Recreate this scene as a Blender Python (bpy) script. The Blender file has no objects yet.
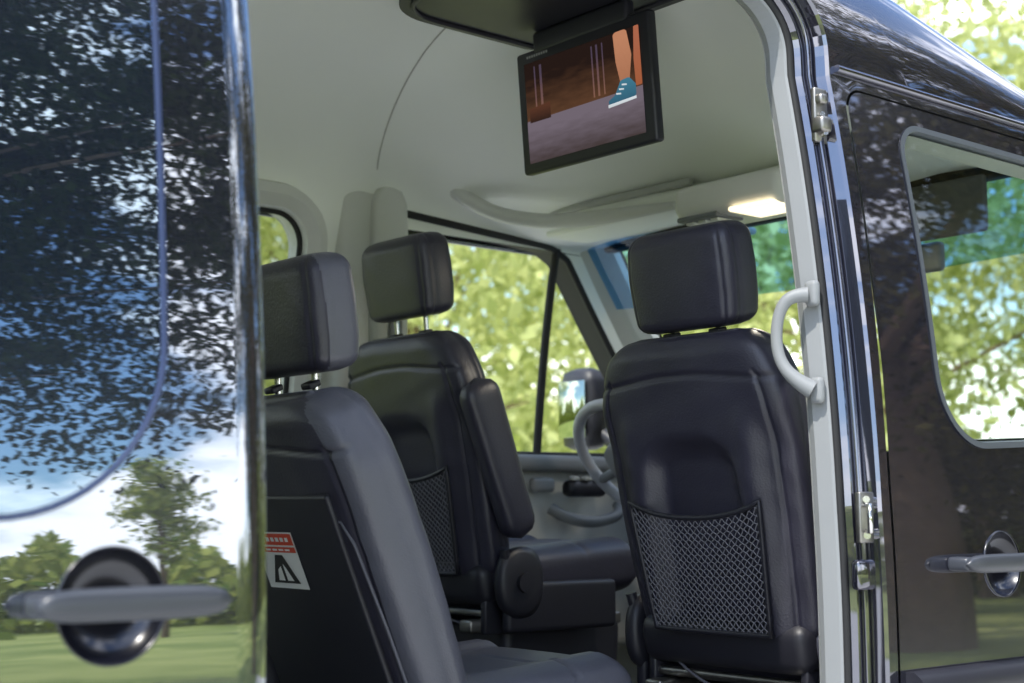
import bpy, math, random
import numpy as np
from mathutils import Vector, Matrix, geometry
S=bpy.context.scene
R=math.radians
rng=np.random.default_rng(7)

# ------------------------------------------------------------------ materials
def nmat(name):
    m=bpy.data.materials.new(name); m.use_nodes=True
    nt=m.node_tree; nt.nodes.clear()
    o=nt.nodes.new('ShaderNodeOutputMaterial')
    return m,nt,o
def mat(name,col,rough=.5,metal=0,spec=.5,var=0,vscale=4,bump=0,bscale=60,bdist=.002,emit=None,coat=0,detail=4,stretch=None,aniso=None):
    m,nt,o=nmat(name); N=nt.nodes; L=nt.links
    b=N.new('ShaderNodeBsdfPrincipled'); L.new(b.outputs[0],o.inputs[0])
    b.inputs['Base Color'].default_value=(*col,1); b.inputs['Roughness'].default_value=rough
    b.inputs['Metallic'].default_value=metal; b.inputs['Specular IOR Level'].default_value=spec
    b.inputs['Coat Weight'].default_value=coat
    if var or bump:
        tc=N.new('ShaderNodeTexCoord')
        src=tc.outputs['Object']
        if stretch:
            mp=N.new('ShaderNodeMapping'); mp.inputs['Scale'].default_value=stretch
            L.new(src,mp.inputs[0]); src=mp.outputs[0]
    if var:
        n=N.new('ShaderNodeTexNoise'); n.inputs['Scale'].default_value=vscale; n.inputs['Detail'].default_value=5
        L.new(src,n.inputs['Vector'])
        mx=N.new('ShaderNodeMixRGB'); mx.inputs[1].default_value=(*[c*(1-var) for c in col],1); mx.inputs[2].default_value=(*[min(1,c*(1+var)) for c in col],1)
        L.new(n.outputs['Fac'],mx.inputs[0]); L.new(mx.outputs[0],b.inputs['Base Color'])
        mr=N.new('ShaderNodeMapRange'); mr.inputs[3].default_value=max(.02,rough-.08); mr.inputs[4].default_value=min(1,rough+.1)
        L.new(n.outputs['Fac'],mr.inputs[0]); L.new(mr.outputs[0],b.inputs['Roughness'])
    if bump:
        n2=N.new('ShaderNodeTexNoise'); n2.inputs['Scale'].default_value=bscale; n2.inputs['Detail'].default_value=detail
        L.new(src,n2.inputs['Vector'])
        bp=N.new('ShaderNodeBump'); bp.inputs['Strength'].default_value=bump; bp.inputs['Distance'].default_value=bdist
        L.new(n2.outputs['Fac'],bp.inputs['Height']); L.new(bp.outputs[0],b.inputs['Normal'])
    if emit:
        b.inputs['Emission Color'].default_value=(*emit[0],1); b.inputs['Emission Strength'].default_value=emit[1]
    return m

def paint_mat(name,base,fac,tint,wave=0.0,edge=.6):
    m,nt,o=nmat(name); N=nt.nodes; L=nt.links
    b=N.new('ShaderNodeBsdfPrincipled'); b.inputs['Base Color'].default_value=(*base,1); b.inputs['Roughness'].default_value=.25
    g=N.new('ShaderNodeBsdfGlossy'); g.inputs['Color'].default_value=(*tint,1); g.inputs['Roughness'].default_value=.012
    lw=N.new('ShaderNodeLayerWeight'); lw.inputs['Blend'].default_value=.5
    p=N.new('ShaderNodeMath'); p.operation='POWER'; p.inputs[1].default_value=3; L.new(lw.outputs['Facing'],p.inputs[0])
    q=N.new('ShaderNodeMath'); q.operation='MULTIPLY_ADD'; q.inputs[1].default_value=edge; q.inputs[2].default_value=fac; L.new(p.outputs[0],q.inputs[0])
    mx=N.new('ShaderNodeMixShader'); L.new(q.outputs[0],mx.inputs[0]); L.new(b.outputs[0],mx.inputs[1]); L.new(g.outputs[0],mx.inputs[2])
    L.new(mx.outputs[0],o.inputs[0])
    if wave:
        tc=N.new('ShaderNodeTexCoord'); mp=N.new('ShaderNodeMapping'); mp.inputs['Scale'].default_value=(1,1.6,3)
        n=N.new('ShaderNodeTexNoise'); n.inputs['Scale'].default_value=9; n.inputs['Detail'].default_value=1
        L.new(tc.outputs['Object'],mp.inputs[0]); L.new(mp.outputs[0],n.inputs['Vector'])
        bp=N.new('ShaderNodeBump'); bp.inputs['Strength'].default_value=1; bp.inputs['Distance'].default_value=wave
        L.new(n.outputs['Fac'],bp.inputs['Height']); L.new(bp.outputs[0],g.inputs['Normal'])
    return m

def glass_mat(name,tint,refl=.08,gain=.6):
    m,nt,o=nmat(name); N=nt.nodes; L=nt.links
    t=N.new('ShaderNodeBsdfTransparent'); t.inputs['Color'].default_value=(*tint,1)
    g=N.new('ShaderNodeBsdfGlossy'); g.inputs['Roughness'].default_value=.01; g.inputs['Color'].default_value=(.9,.95,1,1)
    lw=N.new('ShaderNodeLayerWeight'); lw.inputs['Blend'].default_value=.5
    p=N.new('ShaderNodeMath'); p.operation='POWER'; p.inputs[1].default_value=3; L.new(lw.outputs['Facing'],p.inputs[0])
    q=N.new('ShaderNodeMath'); q.operation='MULTIPLY_ADD'; q.inputs[1].default_value=gain; q.inputs[2].default_value=refl; L.new(p.outputs[0],q.inputs[0])
    mx=N.new('ShaderNodeMixShader'); L.new(q.outputs[0],mx.inputs[0]); L.new(t.outputs[0],mx.inputs[1]); L.new(g.outputs[0],mx.inputs[2])
    L.new(mx.outputs[0],o.inputs[0]); return m

PAINT=paint_mat('black_gloss_paint',(.006,.006,.012),.17,(.90,.90,1.0),edge=.25)
PAINTW=paint_mat('black_gloss_paint_door',(.006,.007,.014),.30,(.86,.92,1.0),wave=.00004)
DISHM=paint_mat('black_gloss_dish',(.003,.003,.006),.025,(.8,.85,1.0),edge=.4)
PRIV=paint_mat('privacy_glass',(.005,.009,.018),.29,(.70,.87,1.0))
GLASS=glass_mat('clear_glass',(.97,.99,.97),.02,.25)
TINTED=glass_mat('tinted_glass',(.55,.58,.52),.05,.3)
GLASSD=glass_mat('door_glass',(.72,.78,.74),.08,.35)
BAND=glass_mat('shade_band_glass',(.30,.58,.88),.03,.3)
LINER=mat('headliner_grey',(.86,.88,.83),.75,var=.04,vscale=3,bump=.25,bscale=500,bdist=.001)
TRIM=mat('light_grey_trim',(.60,.61,.58),.5,var=.05,vscale=5,bump=.2,bscale=350,bdist=.0006)
TRIMB=mat('door_frame_trim',(.24,.25,.255),.5,var=.06,vscale=6,bump=.2,bscale=350,bdist=.0006)
TRIMD=mat('mid_grey_trim',(.20,.21,.22),.5,var=.1,vscale=6)
TRIMM=mat('shadow_grey_trim',(.42,.43,.41),.6)
RIMG=mat('window_gasket',(.07,.08,.09),.4)
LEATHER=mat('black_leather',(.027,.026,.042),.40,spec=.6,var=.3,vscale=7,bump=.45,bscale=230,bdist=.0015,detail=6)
LEATHERS=mat('black_leather_lit',(.080,.082,.105),.38,spec=.6,var=.2,vscale=7,bump=.45,bscale=230,bdist=.0015,detail=6)  # lighter copy of the black leather, light from the doorway put into its colour
PLAST=mat('black_plastic',(.016,.016,.023),.45,var=.2,vscale=6,bump=.3,bscale=500,bdist=.0005)
RUBBER=mat('black_rubber',(.012,.012,.013),.7)
CORD=mat('net_cord',(.14,.14,.16),.6)
CHROME=mat('chrome',(.70,.70,.69),.15,metal=1)
MIRR=mat('mirror_glass',(.38,.42,.35),.06,metal=1)
STEEL=mat('zinc_steel',(.30,.29,.27),.38,metal=1,var=.3,vscale=30)
HANDLE=mat('handle_grey',(.040,.044,.054),.36,spec=.6,var=.1,vscale=20)
WHEELG=mat('steering_wheel_grey',(.45,.46,.50),.45)
FLOORM=mat('vinyl_floor',(.04,.04,.042),.6,var=.2,vscale=10)
SEAM=mat('seam_grey',(.42,.42,.38),.8)
STITCH=mat('stitch',(.09,.09,.11),.6)

# ------------------------------------------------------------------ helpers
def link(o,parent=None):
    S.collection.objects.link(o)
    if parent: o.parent=parent
    return o
def empty(name,loc=(0,0,0)):
    e=bpy.data.objects.new(name,None); e.empty_display_size=.1; e.location=loc; S.collection.objects.link(e); return e
def meshobj(name,v,f,m,parent=None,smooth=True,M=None):
    me=bpy.data.meshes.new(name)
    if M is not None: v=[M@Vector(p) for p in v]
    me.from_pydata([tuple(p) for p in v],[],f); me.update()
    if smooth: me.polygons.foreach_set('use_smooth',[True]*len(me.polygons))
    if m: me.materials.append(m)
    o=bpy.data.objects.new(name,me); return link(o,parent)
def tube(name,pts,r,m,parent=None,closed=False,M=None,radii=None,res=3,bez=False):
    if M is not None: pts=[M@Vector(p) for p in pts]
    cu=bpy.data.curves.new(name,'CURVE'); cu.dimensions='3D'; cu.bevel_depth=r; cu.bevel_resolution=res; cu.use_fill_caps=True
    if bez:
        s=cu.splines.new('NURBS'); s.points.add(len(pts)-1); s.order_u=3; s.use_endpoint_u=not closed; s.resolution_u=8
    else:
        s=cu.splines.new('POLY'); s.points.add(len(pts)-1)
    for i,p in enumerate(pts):
        s.points[i].co=(*p,1)
        if radii: s.points[i].radius=radii[i]
    s.use_cyclic_u=closed
    cu.materials.append(m)
    o=bpy.data.objects.new(name,cu); return link(o,parent)
def rbox(name,c,size,bev,m,parent=None,M=None,seg=4,taper=None):
    import bmesh
    bm=bmesh.new(); bmesh.ops.create_cube(bm,size=1)
    for v in bm.verts:
        v.co.x*=size[0]; v.co.y*=size[1]; v.co.z*=size[2]
        if taper and v.co.z>0: v.co.x*=taper[0]; v.co.y*=taper[1]
    if bev>0: bmesh.ops.bevel(bm,geom=bm.edges[:],offset=bev,segments=seg,profile=.5,affect='EDGES')
    for v in bm.verts:
        v.co+=Vector(c)
        if M is not None: v.co=M@v.co
    me=bpy.data.meshes.new(name); bm.to_mesh(me); bm.free()
    me.polygons.foreach_set('use_smooth',[True]*len(me.polygons)); me.materials.append(m)
    o=bpy.data.objects.new(name,me); link(o,parent)
    return o
def loft(name,secs,m,parent=None,n=48,M=None,disp=None,p_ax='z'):
    v=[];f=[]
    for (cx,cy,cz,hw,hd,e) in secs:
        for i in range(n):
            a=2*math.pi*i/n; c=math.cos(a); s=math.sin(a)
            x=hw*math.copysign(abs(c)**(2/e),c); y=hd*math.copysign(abs(s)**(2/e),s)
            if disp: x,y=disp(x,y,cz,hw,hd)
            v.append((cx+x,cy+y,cz))
    k=len(secs)
    for j in range(k-1):
        for i in range(n):
            f.append((j*n+i,j*n+(i+1)%n,(j+1)*n+(i+1)%n,(j+1)*n+i))
    f.append(tuple(range(n-1,-1,-1))); f.append(tuple((k-1)*n+i for i in range(n)))
    return meshobj(name,v,f,m,parent,True,M)
def sst(a,b,x):
    t=min(1,max(0,(x-a)/(b-a))); return t*t*(3-2*t)
def roundpoly(pts,rs,seg=8):
    out=[]; n=len(pts)
    if not hasattr(rs,'__len__'): rs=[rs]*n
    for i in range(n):
        p=Vector(pts[i]); a=Vector(pts[i-1]); b=Vector(pts[(i+1)%n]); r=rs[i]
        d1=(a-p).normalized(); d2=(b-p).normalized()
        ang=d1.angle(d2); 
        if r<=0 or abs(ang-math.pi)<.02: out.append(tuple(p)); continue
        t=min(r/math.tan(ang/2),(a-p).length*.49,(b-p).length*.49); r2=t*math.tan(ang/2)
        c=p+(d1+d2).normalized()*(r2/math.sin(ang/2))
        s0=p+d1*t-c; s1=p+d2*t-c
        a0=math.atan2(s0.y,s0.x); a1=math.atan2(s1.y,s1.x); da=(a1-a0+math.pi)%(2*math.pi)-math.pi
        for k in range(seg+1):
            th=a0+da*k/seg; out.append((c.x+r2*math.cos(th),c.y+r2*math.sin(th)))
    return out
def dens(poly,step):
    out=[]
    for i in range(len(poly)):
        a=Vector(poly[i]); b=Vector(poly[(i+1)%len(poly)]); d=(b-a).length
        if d<1e-6: continue
        k=max(1,int(math.ceil(d/step)))
        for j in range(k): out.append(tuple(a.lerp(b,j/k)))
    return out
def area(poly): return .5*sum(poly[i][0]*poly[(i+1)%len(poly)][1]-poly[(i+1)%len(poly)][0]*poly[i][1] for i in range(len(poly)))
def offp(poly,d):
    n=len(poly); sg=1 if area(poly)>0 else -1; out=[]
    for i in range(n):
        a=Vector(poly[i-1]); b=Vector(poly[(i+1)%n]); t=(b-a)
        if t.length<1e-9: out.append(poly[i]); continue
        t.normalize(); out.append((poly[i][0]-t.y*d*sg,poly[i][1]+t.x*d*sg))
    return out
def inside(poly,x,y):
    P=np.asarray(poly); x0=P[:,0];y0=P[:,1]; x1=np.roll(x0,-1); y1=np.roll(y0,-1)
    c=((y0>y)!=(y1>y)); 
    with np.errstate(divide='ignore',invalid='ignore'):
        xi=(x1-x0)*(y-y0)/(y1-y0)+x0
    return bool(np.count_nonzero(c&(x<xi))%2)
def panel(name,outer,holes,xf,m,parent,step=.07,sgn=1):
    outer=dens(outer,step); holes=[dens(h,step*.6) for h in holes]
    vs=[];es=[]
    for pl in [outer]+holes:
        b=len(vs); vs+= [Vector(p) for p in pl]; es+=[(b+i,b+(i+1)%len(pl)) for i in range(len(pl))]
    B=np.array([tuple(v) for v in vs])
    x0,y0=B.min(0);x1,y1=B.max(0)
    for gx in np.arange(x0+step/2,x1,step):
        for gy in np.arange(y0+step/2,y1,step):
            if np.min((B[:,0]-gx)**2+(B[:,1]-gy)**2)<(step*.35)**2: continue
            if inside(outer,gx,gy) and not any(inside(h,gx,gy) for h in holes): vs.append(Vector((gx,gy)))
    r=geometry.delaunay_2d_cdt(vs,es,[],0,1e-5)
    V=r[0]; F=[]
    for t in r[2]:
        cx=sum(V[i].x for i in t)/3; cy=sum(V[i].y for i in t)/3
        if inside(outer,cx,cy) and not any(inside(h,cx,cy) for h in holes):
            F.append(tuple(t) if sgn>0 else tuple(reversed(t)))
    pts=[(xf(v.x,v.y)*sgn,v.x,v.y) for v in V]
    o=meshobj(name,pts,F,m,parent)
    e=.002; nr=[]
    for v in V:
        dy=(xf(v.x+e,v.y)-xf(v.x-e,v.y))/(2*e); dz=(xf(v.x,v.y+e)-xf(v.x,v.y-e))/(2*e)
        nr.append(Vector((sgn,-dy,-dz)).normalized())
    o.data.normals_split_custom_set_from_vertices(nr)
    return o
def rings(name,rs,m,parent,sgn=1):
    n=len(rs[0][0]); v=[];f=[]
    for pl,xf in rs: v+=[(xf(p[0],p[1])*sgn,p[0],p[1]) for p in pl]
    for j in range(len(rs)-1):
        for i in range(n): f.append((j*n+i,j*n+(i+1)%n,(j+1)*n+(i+1)%n,(j+1)*n+i))
    return meshobj(name,v,f,m,parent,smooth=False)
def holes_for(yc,z,lead=0): return [(yc-.008+lead+.059*math.cos(a),z-.004+.059*math.sin(a)) for a in np.linspace(0,2*math.pi,40,endpoint=False)]

# ------------------------------------------------------------------ van body surfaces
ZG=2.08
XG=.893
def H(Y):
    t=max(0,(Y+.15)/1.15); return 2.58-.41*min(1,t)**1.5
def Hin(Y):
    t=min(1,max(0,(Y+.10)/.80)); return 2.42-.29*t**1.3
def side(z):
    if z>1.05: return 1.0-(1.0-XG)*((z-1.05)/1.03)**2
    return 1.0-.02*((1.05-z)/.6)**2
def arch(z,base,h,p=.8):
    s=min(1,max(0,(z-ZG)/h))**(1/p); return base*max(0,1-s*s)**(p/2)
def nose(Y): return .28*max(0,Y-1.3)**2
def XO(Y,z):
    return (side(z) if z<=ZG else arch(z,XG,H(Y)-ZG))-nose(Y)
TH=.088
def XI(Y,z):
    return (side(z)-TH if z<=ZG else arch(z,XG-TH,Hin(Y)-ZG))-nose(Y)
van=empty('passenger_van')

def z0(Y): return 2.33-.245*sst(.0,.2,Y)
top=[(y,z0(y)) for y in np.linspace(.98,-3.4,160)]
SK=[(-3.4,.45),(2.25,.45),(2.33,.95),(2.0,1.20),(1.55,1.42)]+top
doorP=roundpoly([(-.065,.52),(1.36,.52),(1.36,1.50),(.955,2.055),(-.038,2.055),(-.065,1.35)],[.06,.1,.05,.08,.05,.5])
winR=roundpoly([(.10,1.405),(1.22,1.46),(.86,2.015),(.10,2.015)],[.13,.03,.06,.07],seg=12)
openP=roundpoly([(-1.42,.50),(-.093,.50),(-.093,1.30),(-.070,2.285),(-1.42,2.285)],[.08,.08,.6,.17,.21],seg=14)
arc=lambda cy:[(cy+.43*math.cos(a),.36+.43*math.sin(a)) for a in np.linspace(0,2*math.pi,40,endpoint=False)]
doorH=offp(dens(doorP,.05),-.005)
panel('body_side_panel',SK,[dens(openP,.05),doorH,arc(1.78),arc(-2.45)],XO,PAINT,van,.08,1)
fd=panel('front_door',doorP,[winR,holes_for(.225,1.204,.04)],lambda y,z:XO(y,z)+.001,PAINT,van,.05,1)
dw=dens(winR,.04)
rings('front_door_gap',[(doorH,XO),(doorH,lambda y,z:XO(y,z)-.03),(offp(doorH,.02),lambda y,z:XO(y,z)-.035)],RUBBER,van)
rings('front_door_window_trim',[(offp(dw,-.001),lambda y,z:XO(y,z)+.001),(offp(dw,-.003),lambda y,z:XO(y,z)+.004),(offp(dw,.008),lambda y,z:XO(y,z)+.004),(offp(dw,.011),lambda y,z:XO(y,z)-.01)],RIMG,van)
rings('front_door_inner_frame',[(offp(dw,.014),lambda y,z:XO(y,z)-.012),(offp(dw,.016),lambda y,z:XO(y,z)-.07),(offp(dw,-.05),lambda y,z:XO(y,z)-.075)],TRIM,van)
panel('front_door_window',offp(dw,.009),[],lambda y,z:XO(y,z)-.006,GLASSD,van,.06,1)
panel('front_door_inner_panel',[(-.05,.6),(1.3,.6),(1.3,1.40),(-.05,1.40)],[],lambda y,z:XO(y,z)-.08,TRIMD,van,.1,1)
op=dens(openP,.04)
rings('door_opening_jamb',[(op,XO),(offp(op,.004),lambda y,z:XO(y,z)-.006),(offp(op,.012),lambda y,z:XO(y,z)-.03),(offp(op,.034),lambda y,z:XO(y,z)-.036),(offp(op,.042),lambda y,z:XO(y,z)-.052)],PAINT,van)
rings('door_opening_trim',[(offp(op,.052),lambda y,z:XO(y,z)-.050),(offp(op,.057),lambda y,z:XO(y,z)-.056),(offp(op,.064),lambda y,z:XO(y,z)-.082),(offp(op,.056),lambda y,z:XO(y,z)-.098)],TRIMB,van)
o5=offp(op,.047)
tube('door_opening_seal',[(XO(y,z)-.051,y,z) for y,z in o5],.007,RUBBER,van,closed=True)
o6=offp(op,.022)
tube('jamb_crease',[(XO(y,z)-.028,y,z) for y,z in o6],.006,PAINT,van,closed=True)
panel('inner_wall',[(-3.3,.6),(-.04,.6),(-.04,2.31),(-3.3,2.31)],[offp(op,.054)],lambda y,z:XO(y,z)-.102,TRIM,van,.12,1)

winD=dens(roundpoly([(.13,1.46),(1.34,1.47),(1.0,1.86),(.83,2.055),(.76,2.085),(.13,2.125)],[.06,.03,.3,.05,.08,.05],seg=10),.04)
winA=dens(roundpoly([(-1.32,1.42),(-.10,1.42),(-.10,2.09),(-1.32,2.09)],.10,seg=10),.04)
winB=dens(roundpoly([(-2.75,1.42),(-1.50,1.42),(-1.50,2.09),(-2.75,2.09)],.10,seg=10),.04)
panel('body_side_panel',SK,[winD,winA,winB,arc(1.78),arc(-2.45)],XO,PAINT,van,.09,-1)
WI=[(-3.35,.62),(1.5,.62),(1.5,1.40)]+[(y,z0(y)-.008) for y in np.linspace(.97,-3.35,200)]
wDi=offp(winD,.004); wAi=offp(winA,.004); wBi=offp(winB,.004)
panel('inner_wall',WI,[wDi,wAi,wBi],XI,LINER,van,.05,-1)
for w,wi,nm in((winD,wDi,'driver_window'),(winA,wAi,'side_window'),(winB,wBi,'side_window')):
    rings(nm+'_reveal',[(w,XO),(w,lambda y,z:XO(y,z)-.02),(wi,XI)],RUBBER if nm=='driver_window' else TRIM,van,-1)
    panel(nm+'_glass',w,[],lambda y,z:XO(y,z)-.008,GLASS if nm=='driver_window' else TINTED,van,.08,-1)
tube('driver_window_seal',[(-XI(y,z),y,z) for y,z in offp(winD,-.004)],.011,RUBBER,van,closed=True)
for w in(winA,winB):
    rings('side_window_frame',[(offp(w,.012),lambda y,z:XI(y,z)+.02),(offp(w,.004),lambda y,z:XI(y,z)-.016),(offp(w,-.028),lambda y,z:XI(y,z)-.030),(offp(w,-.055),lambda y,z:XI(y,z)-.022),(offp(w,-.065),lambda y,z:XI(y,z)+.001)],TRIM,van,-1)
    tube('side_window_rubber',[(-XI(y,z)-.01,y,z) for y,z in offp(w,.012)],.008,RUBBER,van,closed=True)
tube('window_division_bar',[(-XI(.79,z)-.005,.785,z) for z in np.linspace(1.45,2.09,8)],.013,RUBBER,van)
for sg in(-1,1):
    prof=[(.86,2.10),(1.05,1.88),(1.25,1.66),(1.44,1.46),(1.50,1.36)]
    v=[];f=[]
    for (y,z) in prof:
        xo=XO(y,z)
        for (dx,dy,dz) in((-.085,.0,.0),(-.150,.075,.03),(-.135,.11,.05),(-.02,.08,.05),(-.005,.02,.02),(-.05,-.01,-.01)):
            v.append((sg*(xo+dx),y+dy,z+dz))
    n=6
    for j in range(len(prof)-1):
        for i in range(n): f.append((j*n+i,j*n+(i+1)%n,(j+1)*n+(i+1)%n,(j+1)*n+i))
    o=meshobj('a_pillar',v,f,TRIM,van,False)
    v=[];f=[]
    for (y,z) in prof:
        xo=XO(y,z)
        for (dx,dy,dz) in((.002,.0,.0),(-.01,.08,.045),(-.07,.125,.06),(-.135,.12,.058)):
            v.append((sg*(xo+dx),y+dy,z+dz))
    for j in range(len(prof)-1):
        for i in range(3): f.append((j*4+i,j*4+i+1,(j+1)*4+i+1,(j+1)*4+i))
    meshobj('a_pillar_cover',v,f,PAINT,van,True)
def roof(name,Hf,base,m,y0_,y1_,off,flip,ny=70,nt=60):
    v=[];f=[]
    for Y in np.linspace(y0_,y1_,ny):
        h=Hf(Y)-ZG
        t0=math.asin(min(1,(min((z0(Y)-off-ZG)/h,.98)))**(1/.8)) if z0(Y)-off>ZG else 0
        for th in np.linspace(t0,math.pi-t0,nt):
            c=math.cos(th); s=math.sin(th)
            v.append((base*math.copysign(abs(c)**.8,c),Y,ZG+h*s**.8))
    for j in range(ny-1):
        for i in range(nt-1):
            q=(j*nt+i,j*nt+i+1,(j+1)*nt+i+1,(j+1)*nt+i); f.append(q if flip else q[::-1])
    return meshobj(name,v,f,m,van)
roof('roof',H,XG,PAINT,-3.4,.98,0,True,160,80)
roof('headliner',Hin,XG-TH,LINER,-3.35,.95,.014,False,220,80)
rbox('windscreen_header',(0,.965,2.115),(1.62,.05,.05),.015,RUBBER,van)
tube('roof_gutter',[(XO(y,ZG)+.006,y,ZG+.008) for y in np.linspace(-.06,.97,30)],.007,PAINT,van)
tube('roof_gutter',[(-XO(y,ZG)-.006,y,ZG+.008) for y in np.linspace(-3.4,.97,50)],.009,PAINT,van)
def roofpt(X,Y,d=.0):
    h=Hin(Y)-ZG; c=min(1,abs(X)/(XG-TH))**(1/.8); s=math.sqrt(max(0,1-c*c))
    return (X,Y,ZG+h*s**.8-d)
sp=[]
for k in range(0,27):
    t=k/26; X=-.752+.752*t; sp.append(roofpt(X,.080-.275*t**.9,.0005))
for k in range(1,8): sp.append(roofpt(.775*k/7*.9,-.195+.2*(k/7)**2,.0005))
tube('headliner_seam',sp,.0020,SEAM,van)
pr=[(XO(-3.4,z),z) for z in np.linspace(.45,2.33,14)]
h=H(-3.4)-ZG
t0=math.asin(((2.33-ZG)/h)**(1/.8))
pr+=[(XG*math.cos(t)**.8,ZG+h*math.sin(t)**.8) for t in np.linspace(t0,math.pi/2-.01,12)][1:]
poly=[(x,z) for x,z in pr]+[(-x,z) for x,z in reversed(pr)]
rw=[roundpoly([(s*.12,1.4),(s*.78,1.4),(s*.72,2.05),(s*.12,2.05)],.06) for s in(-1,1)]
def flat(name,pl,holes,Y,m):
    pl=dens(pl,.1); hs=[dens(h_,.1) for h_ in holes]; vs=[];es=[]
    for q in [pl]+hs:
        b=len(vs); vs+=[Vector(p) for p in q]; es+=[(b+i,b+(i+1)%len(q)) for i in range(len(q))]
    r=geometry.delaunay_2d_cdt(vs,es,[],0,1e-5); F=[]
    for t in r[2]:
        cx=sum(r[0][i].x for i in t)/3; cy=sum(r[0][i].y for i in t)/3
        if inside(pl,cx,cy) and not any(inside(h_,cx,cy) for h_ in hs): F.append(t)
    return meshobj(name,[(p.x,Y,p.y) for p in r[0]],F,m,van,False)
flat('rear_doors',poly,rw,-3.4,PAINT)
flat('rear_window',rw[0],[],-3.39,TINTED); flat('rear_window',rw[1],[],-3.39,TINTED)
nb=[(1.50,1.425),(1.62,1.40),(1.85,1.31),(2.05,1.19),(2.24,1.05),(2.33,.93),(2.34,.70),(2.33,.45)]
v=[];f=[];nx=17
for (y,z) in nb:
    xo=XO(min(y,2.33),z)
    for i in range(nx):
        u=-1+2*i/(nx-1); v.append((u*xo,y+.14*(1-u*u)*(1 if y>1.7 else .5),z+.05*(1-u*u)*(1 if z>.95 else 0)))
for j in range(len(nb)-1):
    for i in range(nx-1): f.append((j*nx+i,j*nx+i+1,(j+1)*nx+i+1,(j+1)*nx+i))
meshobj('bonnet_and_nose',v,f,PAINT,van)
rbox('front_bumper',(0,2.38,.52),(1.75,.22,.26),.08,PLAST,van)
rbox('grille',(0,2.47,.88),(.80,.06,.20),.03,PLAST,van)
for s in(-1,1): rbox('headlight',(s*.62,2.32,.98),(.24,.16,.22),.05,CHROME,van)
rbox('rear_bumper',(0,-3.45,.50),(1.85,.16,.22),.05,PLAST,van)
rbox('cabin_floor',(0,-.95,.59),(1.88,4.8,.06),.01,FLOORM,van)
rbox('chassis',(0,-.6,.46),(1.5,5.2,.16),.03,RUBBER,van)
for (x,y) in((.86,1.78),(-.86,1.78),(.86,-2.45),(-.86,-2.45)):
    prof=[(.0,.06),(.10,.06),(.12,.09),(.20,.10),(.215,.12),(.24,.125),(.33,.12),(.355,.09),(.36,.0),(.355,-.09),(.33,-.12),(.22,-.12),(.0,-.1)]
    v=[];f=[];n=40
    for (r_,w_) in prof:
        for i in range(n):
            a=2*math.pi*i/n; v.append((x+math.copysign(1,x)*w_,y+max(r_,.001)*math.cos(a),.36+max(r_,.001)*math.sin(a)))
    for j in range(len(prof)-1):
        for i in range(n): f.append((j*n+i,j*n+(i+1)%n,(j+1)*n+(i+1)%n,(j+1)*n+i))
    w=meshobj('wheel',v,f,RUBBER,van); w.data.materials.append(STEEL)
    for p in w.data.polygons:
        if p.index<n*4: p.material_index=1
v=[];f=[];nx=25;nz=20;mi=[]
for j in range(nz):
    t=j/(nz-1)
    for i in range(nx):
        u=-1+2*i/(nx-1)
        hw=.80+.06*t; y=.955+.66*t-.10*u*u-.0; z=2.115-.72*t
        v.append((u*hw,y+.02,z))
for j in range(nz-1):
    for i in range(nx-1): f.append((j*nx+i,j*nx+i+1,(j+1)*nx+i+1,(j+1)*nx+i)); mi.append(1 if j<5 else 0)
ws=meshobj('windscreen',v,f,GLASS,van); ws.data.materials.append(BAND)
ws.data.polygons.foreach_set('material_index',mi)
tube('side_moulding',[(XO(y,1.0)+.008,y,1.0) for y in np.linspace(-.05,1.35,20)],.03,PLAST,van)

def handle(yc,z,xf,half,par,lead=0,prot=.040):
    x=xf(yc,z)
    v=[];f=[];n=48;rr=[(.0602,-.003),(.0596,.0010),(.0584,.0010),(.0570,-.003),(.053,-.013),(.045,-.022),(.034,-.0285),(.020,-.032),(.0005,-.033)]
    for r_,d in rr:
        for i in range(n):
            a=2*math.pi*i/n; yy=yc-.008+lead+r_*math.cos(a); zz=z-.004+r_*math.sin(a); v.append((xf(yy,zz)+d+.001,yy,zz))
    for j in range(len(rr)-1):
        for i in range(n): f.append((j*n+i,j*n+(i+1)%n,(j+1)*n+(i+1)%n,(j+1)*n+i))
    meshobj('handle_dish',v,f,DISHM,par)
    secs=[]
    for k in range(25):
        t=-1+2*k/24; r_=max(.002,(1-abs(t)**7)**.5)
        secs.append((0,0,t*half,.010*r_*(1-.15*t*t)+.003,.0155*r_*(1+.08*(1-t*t)),2.6))
    M=Matrix.Translation((x+prot,yc,z))@Matrix(((1,0,0,0),(0,0,1,0),(0,1,0,0),(0,0,0,1)))
    loft('handle_grip',secs,HANDLE,par,24,M)
    for s in(-1,1): rbox('handle_foot',(x+prot*.45,yc+s*(half-.022),z),(prot*1.1,.035,.024),.008,HANDLE,par)

LY=-.100
rbox('latch_plate',(XO(-.12,1.99)-.022,LY,1.995),(.012,.035,.10),.004,STEEL,van,seg=2)
rbox('latch_roller',(XO(-.12,1.99)-.012,LY-.007,1.975),(.03,.028,.03),.007,STEEL,van,seg=2)
rbox('latch_roller',(XO(-.12,1.99)-.012,LY-.007,2.022),(.02,.02,.02),.006,STEEL,van,seg=2)
for zz in(1.96,2.03,1.995): tube('latch_bolt',[(XO(-.12,zz)-.02,LY,zz),(XO(-.12,zz)-.008,LY-.007,zz)],.005,CHROME,van)
rbox('striker_plate',(.975,-.115,1.285),(.012,.04,.085),.003,STEEL,van,seg=2)
tube('striker_loop',[(.975,-.115,1.262),(1.0,-.135,1.262),(1.0,-.135,1.305),(.975,-.115,1.305)],.0045,CHROME,van)
for zz in(1.255,1.315): tube('striker_bolt',[(.975,-.11,zz),(.986,-.125,zz)],.006,CHROME,van)
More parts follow.
